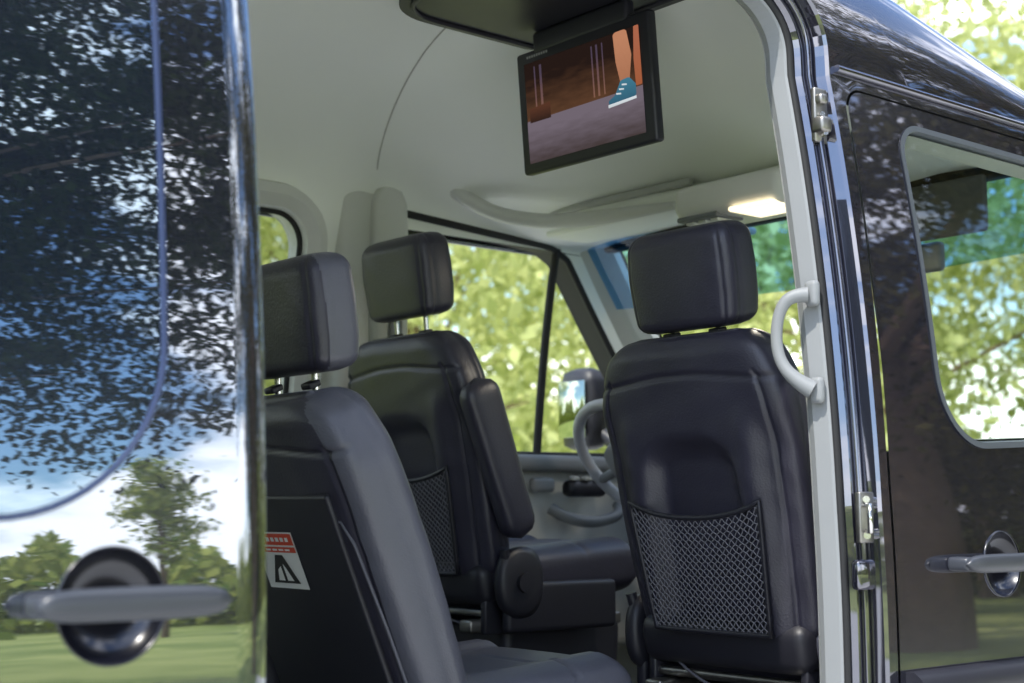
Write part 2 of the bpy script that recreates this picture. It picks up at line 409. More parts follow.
rbox('striker_cover',(.972,-.118,1.19),(.02,.05,.05),.008,PAINT,van)
tube('grab_handle',[(.905,-.165,1.665),(.885,-.185,1.665),(.868,-.195,1.64),(.860,-.197,1.60),(.864,-.195,1.555),(.885,-.185,1.52),(.912,-.165,1.50)],.0105,TRIMB,van,bez=True,radii=[1.3,1.1,1,1,1,1.2,1.6])
rbox('grab_handle_foot',(.916,-.158,1.50),(.026,.018,.045),.008,TRIMB,van); rbox('grab_handle_foot',(.908,-.155,1.668),(.026,.018,.045),.008,TRIMB,van)

# ------------------------------------------------------------------ sliding door
DO=.092
YE=-1.325
def XD(y,z):
    x=side(min(z,2.08)) if z<=2.08 else arch(z,XG,H(y)-ZG)
    e=max(0,y-YE+.022)/.022
    return x+DO-.007*e**2
sd=[(-2.70,.52),(YE,.52),(YE,2.28),(-2.70,2.28)]
wS=dens(roundpoly([(-2.56,1.288),(-1.446,1.288),(-1.446,2.14),(-2.56,2.14)],[.17,.185,.1,.1],seg=14),.04)
HYC=-1.497
panel('sliding_door',sd,[wS,holes_for(HYC,1.207)],XD,PAINTW,van,.03,1)
panel('sliding_door_glass',offp(wS,.006),[],lambda y,z:XD(y,z)-.002,PRIV,van,.05,1)
rings('sliding_door_window_rim',[(offp(wS,-.001),lambda y,z:XD(y,z)),(offp(wS,.0),lambda y,z:XD(y,z)+.002),(offp(wS,.004),lambda y,z:XD(y,z)+.002),(offp(wS,.006),lambda y,z:XD(y,z)-.004)],mat('window_rim',(.035,.05,.11),.25),van)
v=[];f=[];zs=np.linspace(.52,2.28,50)
for z in zs: v+=[(XD(YE,z),YE,z),(XD(YE,z)-.05,YE-.004,z),(XD(YE,z)-.055,YE-.05,z),(XD(YE,z)-.055,-2.70,z),(XD(-2.7,z),-2.70,z)]
for j in range(49):
    for i in range(4): f.append((j*5+i,j*5+i+1,(j+1)*5+i+1,(j+1)*5+i))
meshobj('sliding_door_inner',v,f,PLAST,van,False)
handle(HYC,1.207,XD,.104,van)
handle(.225,1.204,lambda y,z:XO(y,z)+.002,.145,van,lead=.04)
rbox('door_rail',(1.0,-2.3,1.30),(.03,1.7,.05),.006,PLAST,van)

# ------------------------------------------------------------------ left B pillar trim + belt
loft('b_pillar_trim',[(-.855,.110,z,.068,hw,5) for z,hw in((.62,.125),(1.3,.125),(1.7,.122),(2.0,.118),(2.14,.115))]+[(-.85,.110,2.185,.058,.105,4),(-.845,.110,2.20,.03,.08,4)],TRIM,van,40)
loft('belt_guide',[(-.785,.142,z,.032*s,.058*s,3) for z,s in((1.48,.5),(1.53,.9),(1.58,1),(1.8,1),(2.08,1),(2.14,.95),(2.175,.7),(2.185,.3))],TRIM,van,40)
meshobj('seat_belt',[(-.752,.13,1.98),(-.752,.17,1.98),(-.72,.14,1.2),(-.72,.11,1.2)],[(0,1,2,3)],TRIMD,van,False)
pts=[(-.80,.47,2.235),(-.79,.52,2.20),(-.765,.59,2.17),(-.70,.645,2.155),(-.58,.655,2.148),(-.35,.65,2.13),(-.14,.645,2.115),(.05,.645,2.11)]
v=[];f=[]
for (x,y,z) in pts+[(.35,.65,2.12),(.58,.655,2.14),(.70,.645,2.15)]:
    for dy,dz in((-.012,.034),(-.034,.018),(-.036,-.006),(-.018,-.028),(.02,-.034),(.33,-.022),(.33,.03),(.02,.036)):
        v.append((x,min(.95,y+dy),z+dz))
n=8
for j in range(10):
    for i in range(n): f.append((j*n+i,j*n+(i+1)%n,(j+1)*n+(i+1)%n,(j+1)*n+i))
f.append(tuple(range(8)))
f.append(tuple(80+i for i in range(7,-1,-1)))
o=meshobj('overhead_shelf',v,f,LINER,van)
sb=o.modifiers.new('s','SUBSURF'); sb.levels=2; sb.render_levels=2
rbox('shelf_shade_strip',(-.36,.612,2.150),(.56,.02,.020),.007,TRIMM,van)  # grey strip stands in for the shade under the shelf lip
tube('grab_rail',[(-.79,.28,2.30),(-.765,.30,2.25),(-.735,.36,2.185),(-.69,.44,2.135),(-.60,.53,2.110),(-.45,.575,2.100),(-.30,.59,2.095),(-.12,.595,2.09)],.022,TRIM,van,bez=True,radii=[1.5,1.3,1.1,1,1,1,.9,.5])
rbox('map_pocket',(-.42,.70,2.095),(.5,.16,.02),.009,LINER,van)
rbox('sun_visor',(.40,.93,2.03),(.36,.02,.14),.009,mat('visor_grey',(.12,.12,.12),.7),van)
rbox('sun_visor',(-.42,.985,2.09),(.40,.10,.02),.009,TRIM,van)
rbox('rear_view_mirror',(.33,1.0,1.93),(.16,.03,.075),.012,TRIMD,van)
panel('driver_door_card',[(.28,.7),(1.35,.7),(1.35,1.44),(.28,1.44)],[],lambda y,z:XI(y,z)-.02,TRIM,van,.1,-1)
rbox('driver_door_ledge',(-.86,.82,1.435),(.10,1.08,.05),.02,TRIMD,van)
rbox('driver_door_grip',(-.81,.90,1.36),(.05,.16,.05),.02,PLAST,van)
rbox('driver_door_release',(-.825,.74,1.37),(.03,.09,.045),.014,TRIMD,van)
tube('driver_door_pull',[(-.83,.78,1.30),(-.79,.80,1.27),(-.785,.92,1.255),(-.79,1.04,1.28),(-.83,1.06,1.31)],.018,TRIMD,van,bez=True)
for k in range(3): rbox('driver_door_switch',(-.79,.84+k*.05,1.39),(.02,.03,.012),.004,TRIMM,van)
rbox('driver_door_pocket',(-.80,.80,1.02),(.12,.80,.28),.04,TRIM,van)
loft('dashboard',[(0,0,z,a,b,4) for z,a,b in((-.84,.10,.16),(-.82,.17,.22),(-.5,.17,.23),(0,.18,.24),(.5,.17,.23),(.82,.17,.22),(.84,.10,.16))],TRIMD,van,32,
     Matrix.Translation((0,1.38,1.20))@Matrix(((0,0,1,0),(0,1,0,0),(1,0,0,0),(0,0,0,1))))
loft('instrument_hood',[(-.475,1.12,1.34,.19,.12,3),(-.475,1.13,1.42,.18,.11,3),(-.475,1.15,1.47,.14,.08,3),(-.475,1.16,1.48,.05,.03,3)],PLAST,van,32)
for (x,z) in((-.74,1.36),(-.2,1.36),(.2,1.36),(.74,1.36)):
    rbox('air_vent',(x,1.185,z),(.13,.03,.07),.012,PLAST,van)
    for k in range(3): rbox('vent_slat',(x,1.165,z-.02+k*.02),(.11,.008,.004),.001,TRIMM,van,seg=1)
rbox('centre_stack',(.02,1.15,1.18),(.34,.2,.36),.05,TRIMD,van)
for s in(-1,1):
    loft('side_mirror',[(s*1.13,1.20,z,.085*k,.055*k,3) for z,k in((1.495,.5),(1.51,.9),(1.6,1),(1.72,1),(1.755,.9),(1.77,.4))],PLAST,van,28)
    rbox('side_mirror_glass',(s*1.13,1.142,1.63),(.13,.006,.19),.002,MIRR,van,seg=2)
    tube('side_mirror_arm',[(s*1.07,1.22,1.55),(s*.95,1.24,1.47)],.025,PLAST,van)

# ------------------------------------------------------------------ steering wheel
sw=empty('steering_wheel')
Ms=Matrix.Translation((-.465,.775,1.435))@Matrix.Rotation(R(38),4,'X')
tube('rim',[(.195*math.cos(a),0,.195*math.sin(a)) for a in np.linspace(0,2*math.pi,48,endpoint=False)],.0165,WHEELG,sw,closed=True,M=Ms)
loft('hub',[(0,0,z,.085*k,.075*k,2.8) for z,k in((-.02,.6),(-.01,.95),(.01,1),(.03,.95))],TRIMD,sw,28,Ms@Matrix.Rotation(R(90),4,'X'))
for a in(200,340,255,285): 
    tube('spoke',[(.05*math.cos(R(a)),0,.05*math.sin(R(a))),(.19*math.cos(R(a)),0,.19*math.sin(R(a)))],.014,TRIMD,sw,M=Ms)
tube('column',[(0,.02,0),(0,.32,0)],.045,PLAST,sw,M=Ms)

# ------------------------------------------------------------------ seats
def seat(name,px,py,pz,phi,kind='front',gap=.01,hoff=.03,arm=False,depth=.058,hrot=0,hx=.135):
    root=empty(name)
    M=Matrix.Translation((px,py,pz))@Matrix.Rotation(R(phi),4,'X')
    Lb=.62 if kind=='front' else .60
    def W(s):
        t=s/Lb
        w=.228+.022*math.sin(min(1,t/.75)*math.pi*.62)
        if t>.74: w-= .070*((t-.74)/.26)**2
        return w
    def disp(x,y,z,hw,hd):
        if y<0:
            k=min(1,-y/(hd*.8)) if hd>0 else 0
            if kind=='front':
                wU=.100+.035*(1-z/.45)
                rU=(1-sst(wU-.022,wU+.022,abs(x)))*(1-sst(.37-.6*x*x*4,.44-.6*x*x*4,z))
                y+= .036*rU*k
                y+= .016*k*sst(.14,.20,abs(x))*(1-sst(.38,.50,z))
                y-= .008*k*math.exp(-((abs(x)-.165)/.03)**2)*(1-sst(.40,.5,z))
            y+= .007*k*math.exp(-((z-(Lb-.085)-.01*math.cos(x*12))/.0045)**2)
            y+= .006*k*math.exp(-((abs(x)-(hw-.038))/.004)**2)*(1 if z<Lb-.08 else 0)
        else:
            k=min(1,y/(hd*.8)) if hd>0 else 0
            y-= .03*k*(1-sst(.10,.16,abs(x)))
        sx=abs(x)/hw if hw>0 else 0
        if sx>.97: x-=math.copysign(.0045*math.exp(-((y-.012)/.004)**2),x)
        y+=.0009*math.sin(z*61+x*23)*math.sin(x*47+1.7*math.sin(z*19))
        return x,y
    secs=[];N=130
    for k in range(N):
        t=k/(N-1); s=Lb*t
        edge=min(t,1-t)*Lb; r_=.045
        q=1 if edge>r_ else math.sqrt(max(0.0,1-((r_-edge)/r_)**2))
        q=max(q,.04)
        hw=W(s)-(1-q)*.05; hd=(depth+.008*math.sin(t*math.pi))*(.35+.65*q) if q>.04 else .01
        if t<.001 or t>.999: hd=.012
        secs.append((0,0,s,hw,hd,4.2))
    b=loft('backrest',secs,LEATHER,root,170,M,disp)
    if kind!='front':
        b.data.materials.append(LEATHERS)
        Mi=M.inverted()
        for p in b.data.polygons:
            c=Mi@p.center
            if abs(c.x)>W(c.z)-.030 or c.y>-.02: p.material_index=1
    hz=Lb+gap; hh=.205
    secs=[];N=50
    for k in range(N):
        t=k/(N-1); edge=min(t,1-t)*hh; r_=.036 if t>.5 else .026
        q=1 if edge>r_ else math.sqrt(max(0.0,1-((r_-edge)/r_)**2))
        w=hx-.006+.010*math.sin(t*math.pi*.9)-(1-q)*.030; d=(.054+.004*math.sin(t*math.pi))-(1-q)*.030
        secs.append((0,.01*t,t*hh,w,d,4.6))
    def hdsp(x,y,z,hw,hd):
        if abs(x)>hw*.9: x-=math.copysign(.004*math.exp(-((y+.02)/.0035)**2),x)
        if y<0 : y+=.003*math.exp(-((abs(x)-hw*.86)/.0035)**2)
        y+=.0007*math.sin(z*71+x*31)*math.sin(x*53+z*20)
        return x,y
    Mh=M@Matrix.Translation((0,hoff,hz))@Matrix.Rotation(R(-hrot),4,'X')
    hr=loft('headrest',secs,LEATHER,root,120,Mh,hdsp)
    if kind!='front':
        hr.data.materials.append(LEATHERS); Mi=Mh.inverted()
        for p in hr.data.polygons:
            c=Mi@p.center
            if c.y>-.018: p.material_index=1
    for s in(-1,1): 
        tube('headrest_post',[(s*.062,hoff*.6,Lb-.03),(s*.062,hoff*.95,hz+.03)],.0065,CHROME,root,M=M)
        rbox('post_collar',(s*.062,hoff*.6,Lb-.001),(.03,.026,.012),.004,PLAST,root,M=M)
    cl=.50 if kind=='front' else .455
    secs=[]
    Mc=Matrix.Translation((px,py-.03,pz+.0-(.0 if kind=='front' else .012)))@Matrix.Rotation(R(4),4,'X')@Matrix(((1,0,0,0),(0,0,1,0),(0,1,0,0),(0,0,0,1)))
    for k in range(60):
        t=k/59; edge=min(t,1-t)*cl; r_=.06
        q=1 if edge>r_ else math.sqrt(max(0.0,1-((r_-edge)/r_)**2)); q=max(q,.1)
        secs.append((0,-.0,t*cl,.245-(1-q)*.04,.075*q+.005,3.6))
    def cdsp(x,y,z,hw,hd):
        if y>0:
            y-=.018*(1-sst(.12,.17,abs(x))); y-=.005*math.exp(-((abs(x)-.165)/.004)**2); y-=.005*math.exp(-((z-.30)/.005)**2)
        return x,y
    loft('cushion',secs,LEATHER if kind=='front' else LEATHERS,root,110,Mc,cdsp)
    rbox('seat_base',(px,py+.23,(pz-.10+.62)/2),(.38,.38,pz-.10-.62),.03,PLAST,root,taper=(1.05,1.05))
    for s in(-1,1):
        rbox('seat_rail',(px+s*.17,py+.18,pz-.105),(.045,.50,.03),.006,STEEL,root,seg=2)
        rbox('side_frame',(px+s*.20,py+.02,pz-.07),(.02,.12,.11),.006,PLAST,root,seg=2)
    tube('cross_tube',[(px-.19,py-.02,pz-.075),(px+.19,py-.02,pz-.075)],.010,STEEL,root)
    tube('release_wire',[(px-.15,py-.03,pz-.04),(px-.05,py-.045,pz-.10),(px+.08,py-.04,pz-.09),(px+.17,py-.02,pz-.12)],.003,STITCH,root,bez=True)
    if kind=='front':
        rbox('lower_shell',(0,-.01,.0),(.44,.10,.10),.03,PLAST,root,M=M)
        for s in(-1,1):
            loft('recliner_cover',[(0,0,z,.085*k,.070*k,2.4) for z,k in((-.016,.7),(-.01,.95),(.01,1),(.02,.8),(.022,.4))],PLAST,root,32,
                 Matrix.Translation((px+s*.262,py+.02,pz+.0))@Matrix.Rotation(R(90),4,'Y'))
            tube('recliner_knob',[(px+s*.26,py+.02,pz),(px+s*.295,py+.02,pz)],.024,PLAST,root)
            rbox('side_cover',(px+s*.257,py+.16,pz-.06),(.03,.36,.12),.014,PLAST,root)
            tube('belt_buckle_stalk',[(px+s*.25,py+.0,pz-.05),(px+s*.27,py-.03,pz+.08)],.012,PLAST,root)
        nw0,nw1=.172,.150; nz0,nz1=.035,.280
        def npnt(u,v):
            w=nw0*v+nw1*(1-v); x=(2*u-1)*w+.006
            z=nz0+(nz1-nz0)*v-.016*math.sin(math.pi*u)*v+.014*v*(2*u-1)**4
            y=-depth-.016-.008*math.sin(math.pi*u)*(.3+.7*v)
            return (x,y,z)
        bd=[npnt(u,0) for u in np.linspace(0,1,14)]+[npnt(1,v) for v in np.linspace(0,1,10)[1:]]+[npnt(u,1) for u in np.linspace(1,0,14)[1:]]+[npnt(0,v) for v in np.linspace(1,0,10)[1:-1]]
        tube('net_border',bd,.0055,PLAST,root,closed=True,M=M)
        cu=bpy.data.curves.new('net','CURVE'); cu.dimensions='3D'; cu.bevel_depth=.00115; cu.bevel_resolution=1
        nU=20;nV=16
        for sg in(-1,1):
            for k in range(-nV,nU+nV+1):
                pts=[]
                for j in range(0,nV*2+1):
                    vv=j/(2*nV); uu=(k+sg*j/2)/nU
                    if 0<=uu<=1:
                        p=npnt(uu,vv); pts.append(M@Vector((p[0]+ .0016*sg*((-1)**j),p[1],p[2])))
                if len(pts)>1:
                    sp_=cu.splines.new('POLY'); sp_.points.add(len(pts)-1)
                    for i,p in enumerate(pts): sp_.points[i].co=(*p,1)
        cu.materials.append(CORD)
        link(bpy.data.objects.new('net_pocket',cu),root)
    else:
        rbox('back_shell',(0,-depth-.004,.22),(.37,.014,.44),.006,PLAST,root,M=M)
        ML=M@Matrix.Translation((-.022,-depth-.0125,.322))@Matrix.Scale(.86,4)
        def card(nm,x0,x1,zA,zB,y,m):
            meshobj(nm,[(x0,y,zA),(x1,y,zA),(x1,y,zB),(x0,y,zB)],[(0,1,2,3)],m,lab,False,ML)
        lab=empty('warning_label'); lab.parent=root
        WH=mat('label_white',(.75,.75,.73),.5); RD=mat('label_red',(.62,.07,.03),.5); BK=mat('label_black',(.02,.02,.02),.5)
        card('label_sheet',-.075,.075,-.062,.062,0,WH); card('label_header',-.072,.072,.034,.059,-.001,RD)
        card('label_rule',-.072,.072,.018,.030,-.001,RD)
        for i in range(7): card('label_text',-.062+i*.018,-.05+i*.018,.042,.051,-.002,WH)
        for i in range(5): card('label_text',-.062+i*.024,-.044+i*.024,.022,.026,-.002,WH)
        meshobj('pictogram',[( -.05,-.001,-.05),(.05,-.001,-.05),(.014,-.001,.012),(-.014,-.001,.012)],[(0,1,2,3)],BK,lab,False,ML)
        meshobj('pictogram_fig',[(-.028,-.002,-.044),(-.004,-.002,-.044),(-.004,-.002,-.012),(-.018,-.002,-.02),(.006,-.002,-.044),(.03,-.002,-.044),(.014,-.002,-.016),(.006,-.002,-.006)],[(0,1,2,3),(4,5,6,7)],WH,lab,False,ML)
        tube('back_piping',[(.212,-depth+.006,.02),(.215,-depth+.002,.2),(.207,-depth+.0,.35),(.19,-depth,.39),(-.19,-depth,.39)],.003,STITCH,root,M=M)
        rbox('lower_hinge',(0,0,-.03),(.46,.12,.10),.03,PLAST,root,M=M)
    if arm:
        Ma=M@Matrix.Translation((.282,.035,.10))@Matrix.Rotation(R(9),4,'X')
        secs=[]
        for k in range(30):
            t=k/29; ed=min(t,1-t)*.40; q=1 if ed>.045 else math.sqrt(max(0,1-((.045-ed)/.045)**2)); q=max(q,.08)
            secs.append((0,0,t*.40,.030*q,(.046+.008*t)*q,3))
        loft('armrest',secs,LEATHER,root,40,Ma)
        tube('armrest_pivot',[(.22,.03,.15),(.31,.03,.15)],.022,PLAST,root,M=M)
    return root
seat('front_seat',.489,.110,1.04,12,gap=.006,hx=.138)
seat('front_seat',-.470,.105,1.125,12,gap=.038,arm=True)
for x in(.27,-.24):
    seat('passenger_bench_seat',x,-.605,.945,23,kind='bench',gap=.012,hoff=.068,depth=.068,hrot=12)

# ------------------------------------------------------------------ ceiling monitor
tv=empty('flip_down_monitor')
tp=roundpoly([(-.02,-.44),(.52,-.44),(.52,.03),(-.02,.03)],[.14,.05,.03,.05],seg=10)
v=[(x,y,2.36) for x,y in tp]+[(x,y,2.44) for x,y in tp]; n=len(tp)
meshobj('ceiling_housing',v,[tuple(range(n))]+[(i,(i+1)%n,n+(i+1)%n,n+i) for i in range(n)],PLAST,tv,False)
rec=offp(tp,.03)
tube('housing_lip',[(x,y,2.358) for x,y in rec],.006,PLAST,tv,closed=True)
Mt=Matrix.Translation((.232,-.065,2.330))@Matrix.Rotation(R(5),4,'X')
rbox('hinge_bar',(0,.0,.005),(.30,.03,.05),.01,PLAST,tv,M=Mt)
rbox('monitor_body',(0,0,-.146),(.420,.026,.276),.008,PLAST,tv,M=Mt)
def scr(nm,pts,m,y=-.0145):
    meshobj(nm,[((p[0]-.5)*.365,y,-.262+p[1]*.226) for p in pts],[tuple(range(len(pts)))],m,tv,False,Mt)
def em(name,c1,c2,axis=2,s=1.0,noise=0):
    m,nt,o=nmat(name); N=nt.nodes; L=nt.links
    e=N.new('ShaderNodeEmission'); L.new(e.outputs[0],o.inputs[0]); e.inputs[1].default_value=s
    tc=N.new('ShaderNodeTexCoord'); sp_=N.new('ShaderNodeSeparateXYZ'); L.new(tc.outputs['Generated'],sp_.inputs[0])
    n=N.new('ShaderNodeTexNoise'); n.inputs['Scale'].default_value=7; L.new(tc.outputs['Generated'],n.inputs['Vector'])
    a=N.new('ShaderNodeMath'); a.operation='MULTIPLY_ADD'; a.inputs[1].default_value=noise; L.new(n.outputs['Fac'],a.inputs[0]); L.new(sp_.outputs[axis],a.inputs[2])
    mx=N.new('ShaderNodeMixRGB'); mx.inputs[1].default_value=(*c1,1); mx.inputs[2].default_value=(*c2,1); L.new(a.outputs[0],mx.inputs[0]); L.new(mx.outputs[0],e.inputs[0])
    return m
scr('screen_picture_back',[(0,.42),(1,.42),(1,1),(0,1)],em('scr_back',(.13,.06,.03),(.018,.010,.008),2,1,.6),-.0140)
scr('screen_picture_floor',[(0,0),(1,0),(1,.44),(0,.42)],em('scr_floor',(.030,.018,.010),(.16,.13,.16),2,1,.5),-.0145)
for x_,w_ in((.09,.012),(.14,.02),(.60,.012),(.64,.016),(.69,.01)):
    scr('screen_picture_bars',[(x_,.46),(x_+w_,.46),(x_+w_,.95),(x_,.95)],em('scr_bar',(.26,.12,.07),(.07,.05,.08),2,1,.4),-.0150)
scr('screen_picture_bench',[(.03,.40),(.22,.40),(.22,.56),(.03,.54)],em('scr_bench',(.02,.012,.01),(.09,.035,.02),2,1,.3),-.0152)
sk=em('scr_skin',(.36,.15,.08),(.50,.22,.12),2,1,.3); shb=em('scr_shoe',(.03,.10,.16),(.05,.18,.26),2,1,.3); shw=em('scr_sole',(.55,.6,.62),(.7,.75,.8),2,1,0)
def smooth_poly(p,r): return roundpoly(p,r,seg=5)
scr('screen_picture_leg',smooth_poly([(.83,.50),(.90,.50),(.93,.75),(.90,1),(.79,1),(.80,.72)],.03),sk,-.0155)
scr('screen_picture_leg',smooth_poly([(.95,.45),(1,.45),(1,1),(.96,1),(.945,.7)],.01),em('scr_red',(.34,.10,.04),(.4,.13,.07),2,1,.3),-.0155)
scr('screen_picture_shoe',smooth_poly([(.73,.33),(.95,.36),(.95,.47),(.90,.55),(.83,.54),(.78,.42),(.72,.38)],.025),shb,-.0160)
scr('screen_picture_sole',[(.72,.315),(.95,.335),(.95,.36),(.72,.345)],shw,-.0164)
for k in range(3): scr('screen_picture_lace',[(.79+k*.025,.42+k*.035),(.83+k*.025,.41+k*.035),(.83+k*.025,.425+k*.035),(.79+k*.025,.435+k*.035)],shw,-.0166)
for k in range(9): scr('maker_marks',[(.03+k*.022,1.045),(.045+k*.022,1.045),(.045+k*.022,1.07),(.03+k*.022,1.07)],mat('mark_grey',(.35,.35,.35),.5),-.0140)

dl=empty('dome_lamp')
WHT=mat('lamp_white',(.80,.80,.76),.4)
rbox('lamp_housing',(.19,.52,2.045),(.34,.19,.085),.03,WHT,dl)
rbox('lamp_lens',(.275,.48,2.003),(.13,.12,.012),.005,mat('lamp_lens',(.9,.85,.7),.3,emit=((1,.82,.55),1.6)),dl)
rbox('lamp_switches',(.10,.48,2.003),(.13,.10,.012),.004,TRIMD,dl)
for k in range(3): rbox('lamp_switch',(.06+k*.04,.475,1.995),(.026,.05,.008),.003,WHT,dl)
ld=bpy.data.lights.new('lamp_glow','AREA'); ld.energy=4; ld.size=.1; ld.color=(1,.90,.74)
lo=bpy.data.objects.new('lamp_glow',ld); lo.location=(.275,.475,1.988); link(lo,dl)

# ------------------------------------------------------------------ vegetation
def leaf_mat(name,c1,c2,tr):
    m,nt,o=nmat(name); N=nt.nodes; L=nt.links
    g=N.new('ShaderNodeNewGeometry'); mx=N.new('ShaderNodeMixRGB'); mx.inputs[1].default_value=(*c1,1); mx.inputs[2].default_value=(*c2,1)
    L.new(g.outputs['Random Per Island'],mx.inputs[0])
    d=N.new('ShaderNodeBsdfDiffuse'); t=N.new('ShaderNodeBsdfTranslucent'); L.new(mx.outputs[0],d.inputs[0]); L.new(mx.outputs[0],t.inputs[0])
    ms=N.new('ShaderNodeMixShader'); ms.inputs[0].default_value=tr; L.new(d.outputs[0],ms.inputs[1]); L.new(t.outputs[0],ms.inputs[2]); L.new(ms.outputs[0],o.inputs[0]); return m
LIME=leaf_mat('lime_leaves',(.36,.41,.13),(.76,.77,.38),.45)
DARKL=leaf_mat('dark_leaves',(.012,.020,.006),(.035,.048,.013),.15)
DARKB=leaf_mat('olive_brown_leaves',(.04,.035,.012),(.13,.11,.04),.15)
BUSH=leaf_mat('bush_leaves',(.16,.24,.05),(.55,.55,.14),.3)
BARK=mat('bark',(.17,.11,.07),.9,var=.4,vscale=8,bump=.8,bscale=30,bdist=.03)
def leaves(P,size,seed):
    r=np.random.default_rng(seed); n=len(P)
    a=r.normal(size=(n,3)); a/=np.linalg.norm(a,axis=1)[:,None]
    b=r.normal(size=(n,3)); b-=a*(a*b).sum(1)[:,None]; b/=np.linalg.norm(b,axis=1)[:,None]
    s=(size*(.6+.8*r.random(n)))[:,None]
    v=np.stack([P-a*s,P+b*s*.55,P+a*s,P-b*s*.55],1).reshape(-1,3)
    me=bpy.data.meshes.new('leaves'); me.vertices.add(4*n); me.vertices.foreach_set('co',v.astype(np.float32).ravel())
    me.loops.add(4*n); me.loops.foreach_set('vertex_index',np.arange(4*n,dtype=np.int32))
    me.polygons.add(n); me.polygons.foreach_set('loop_start',np.arange(0,4*n,4,dtype=np.int32))
    me.update(calc_edges=True); me.validate(); return me
def crown_pts(r,nc,per,rad,sp):
    d=r.normal(size=(nc,3)); d/=np.linalg.norm(d,axis=1)[:,None]
    c=d*(r.random(nc)**.45)[:,None]*np.array(rad)
    k=per; P=np.repeat(c,k,0); s=np.repeat(sp*(.5+r.random(nc)),k)[:,None]
    P=P+r.normal(size=P.shape)*s*np.array((1,1,.65)); return c,P
def tree(name,loc,h,rad,nc,per,sp,size,m,seed,th=None,tr=.2,limbs=12,extra=None):
    r=np.random.default_rng(seed); root=empty(name,loc)
    cz=h-rad[2]
    c,P=crown_pts(r,nc,per,rad,sp); P[:,2]+=cz
    tips=[tuple(q) for q in (c[:limbs]+np.array((0,0,cz)))]
    if extra:
        lo_,hi_,ne=extra
        ce=r.random((ne,3))*(np.array(hi_)-np.array(lo_))+np.array(lo_)-np.array(loc)
        keep=r.random(ne)<np.clip((ce[:,2]-lo_[2])/2.2+.25,0,1); ce=ce[keep]; ne=len(ce)
        E=np.repeat(ce,per,0)+r.normal(size=(ne*per,3))*np.repeat(sp*(.5+.9*r.random(ne)),per)[:,None]*np.array((1,1,.8)); P=np.concatenate([P,E]); tips+=[tuple(q) for q in ce[:12]]
    P=P[P[:,2]>.3]
    me=leaves(P,size,seed); me.materials.append(m)
    link(bpy.data.objects.new('crown',me),root)
    tops=(th or cz+rad[2]*.5)
    tp_=[(0,0,-.1),(.05,.03,tops*.3),(.12,-.05,tops*.6),(.05,.05,tops)]
    tube('trunk',tp_,tr,BARK,root,radii=[1.25,1,.7,.2],bez=True)
    for e in tips:
        e=Vector(e); b=Vector((.05,.0,max(1.2,min(tops*.9,e.z*.55))))
        mdl=b.lerp(e,.5)+Vector((0,0,.25))
        tube('limb',[b,mdl,e],tr*.28,BARK,root,radii=[1,.4,.08],bez=True,res=1)
    return root
tl=[(-9.5,5.5,8,3.6),(-13,9,9,4.2),(-7.5,11,8,3.8),(-12,15,10,4.6),(-4,15,9.5,4.2),(-16,3,9,4.2),(-19,13,11,5.2),(-8,20,11,5.2),(-17,-4,9,4.2),(-1.5,21,11,4.8),(3,24,11,4.8)]
for i,(x,y,h,r_) in enumerate(tl):
    tree('deciduous_tree',(x,y,0),h,(r_,r_,h*.44),62,150,.60,.085,LIME,20+i,tr=.20,limbs=8)
tree('shade_tree',(10.5,-2.2,0),10.5,(4.8,4.8,3.8),170,240,.32,.055,DARKL,50,tr=.28,limbs=14,extra=((8,0,3.2),(13.5,5.8,10),250))
tree('shade_tree',(8.0,10.0,0),10.5,(5.0,5.0,4.2),150,220,.42,.065,DARKB,51,tr=.5,limbs=16)
tree('shade_tree',(13.5,17.5,0),9.5,(4.6,4.6,4.0),110,200,.55,.09,DARKB,54,tr=.35)
tree('shade_tree',(4.2,14.5,0),11,(4.5,4.5,4.8),110,190,.55,.09,DARKB,52,tr=.35)
tree('shade_tree',(17,26,0),9,(6,6,4.2),90,200,.7,.13,DARKB,56,tr=.35)
tree('young_tree',(26.8,11.5,0),5.6,(.75,.75,1.9),34,90,.20,.08,BUSH,53,tr=.08)
r=np.random.default_rng(3); n=80000
th=r.random(n)*2*math.pi; rad_=38+r.normal(size=n)*1.6+3*np.sin(th*5)
hh=2.7+.35*np.sin(th*23)+.5*np.sin(th*57+1)+.4*np.sin(th*131)
P=np.stack([rad_*np.cos(th),rad_*np.sin(th),r.random(n)**.8*np.maximum(.9,hh)],1)
me=leaves(P,.27,4); me.materials.append(BUSH); link(bpy.data.objects.new('hedge',me))
n=45000; th=R(60)+r.random(n)*R(230); rad_=46+r.normal(size=n)*3
hh=6+2.5*np.sin(th*17)+1.5*np.sin(th*41+1)
P=np.stack([rad_*np.cos(th),rad_*np.sin(th),r.random(n)*hh],1)
me=leaves(P,.55,5); me.materials.append(LIME); link(bpy.data.objects.new('distant_trees',me))

g,nt,o=nmat('grass'); N=nt.nodes; L=nt.links
b=N.new('ShaderNodeBsdfPrincipled'); b.inputs['Roughness'].default_value=.9; L.new(b.outputs[0],o.inputs[0])
tc=N.new('ShaderNodeTexCoord'); n1=N.new('ShaderNodeTexNoise'); n1.inputs['Scale'].default_value=.35; n1.inputs['Detail'].default_value=8
L.new(tc.outputs['Object'],n1.inputs['Vector'])
cr=N.new('ShaderNodeValToRGB'); cr.color_ramp.elements[0].position=.35; cr.color_ramp.elements[0].color=(.30,.38,.08,1); cr.color_ramp.elements[1].position=.65; cr.color_ramp.elements[1].color=(.58,.62,.18,1)
L.new(n1.outputs['Fac'],cr.inputs[0]); L.new(cr.outputs[0],b.inputs['Base Color'])
n2=N.new('ShaderNodeTexNoise'); n2.inputs['Scale'].default_value=40; n2.inputs['Detail'].default_value=4; L.new(tc.outputs['Object'],n2.inputs['Vector'])
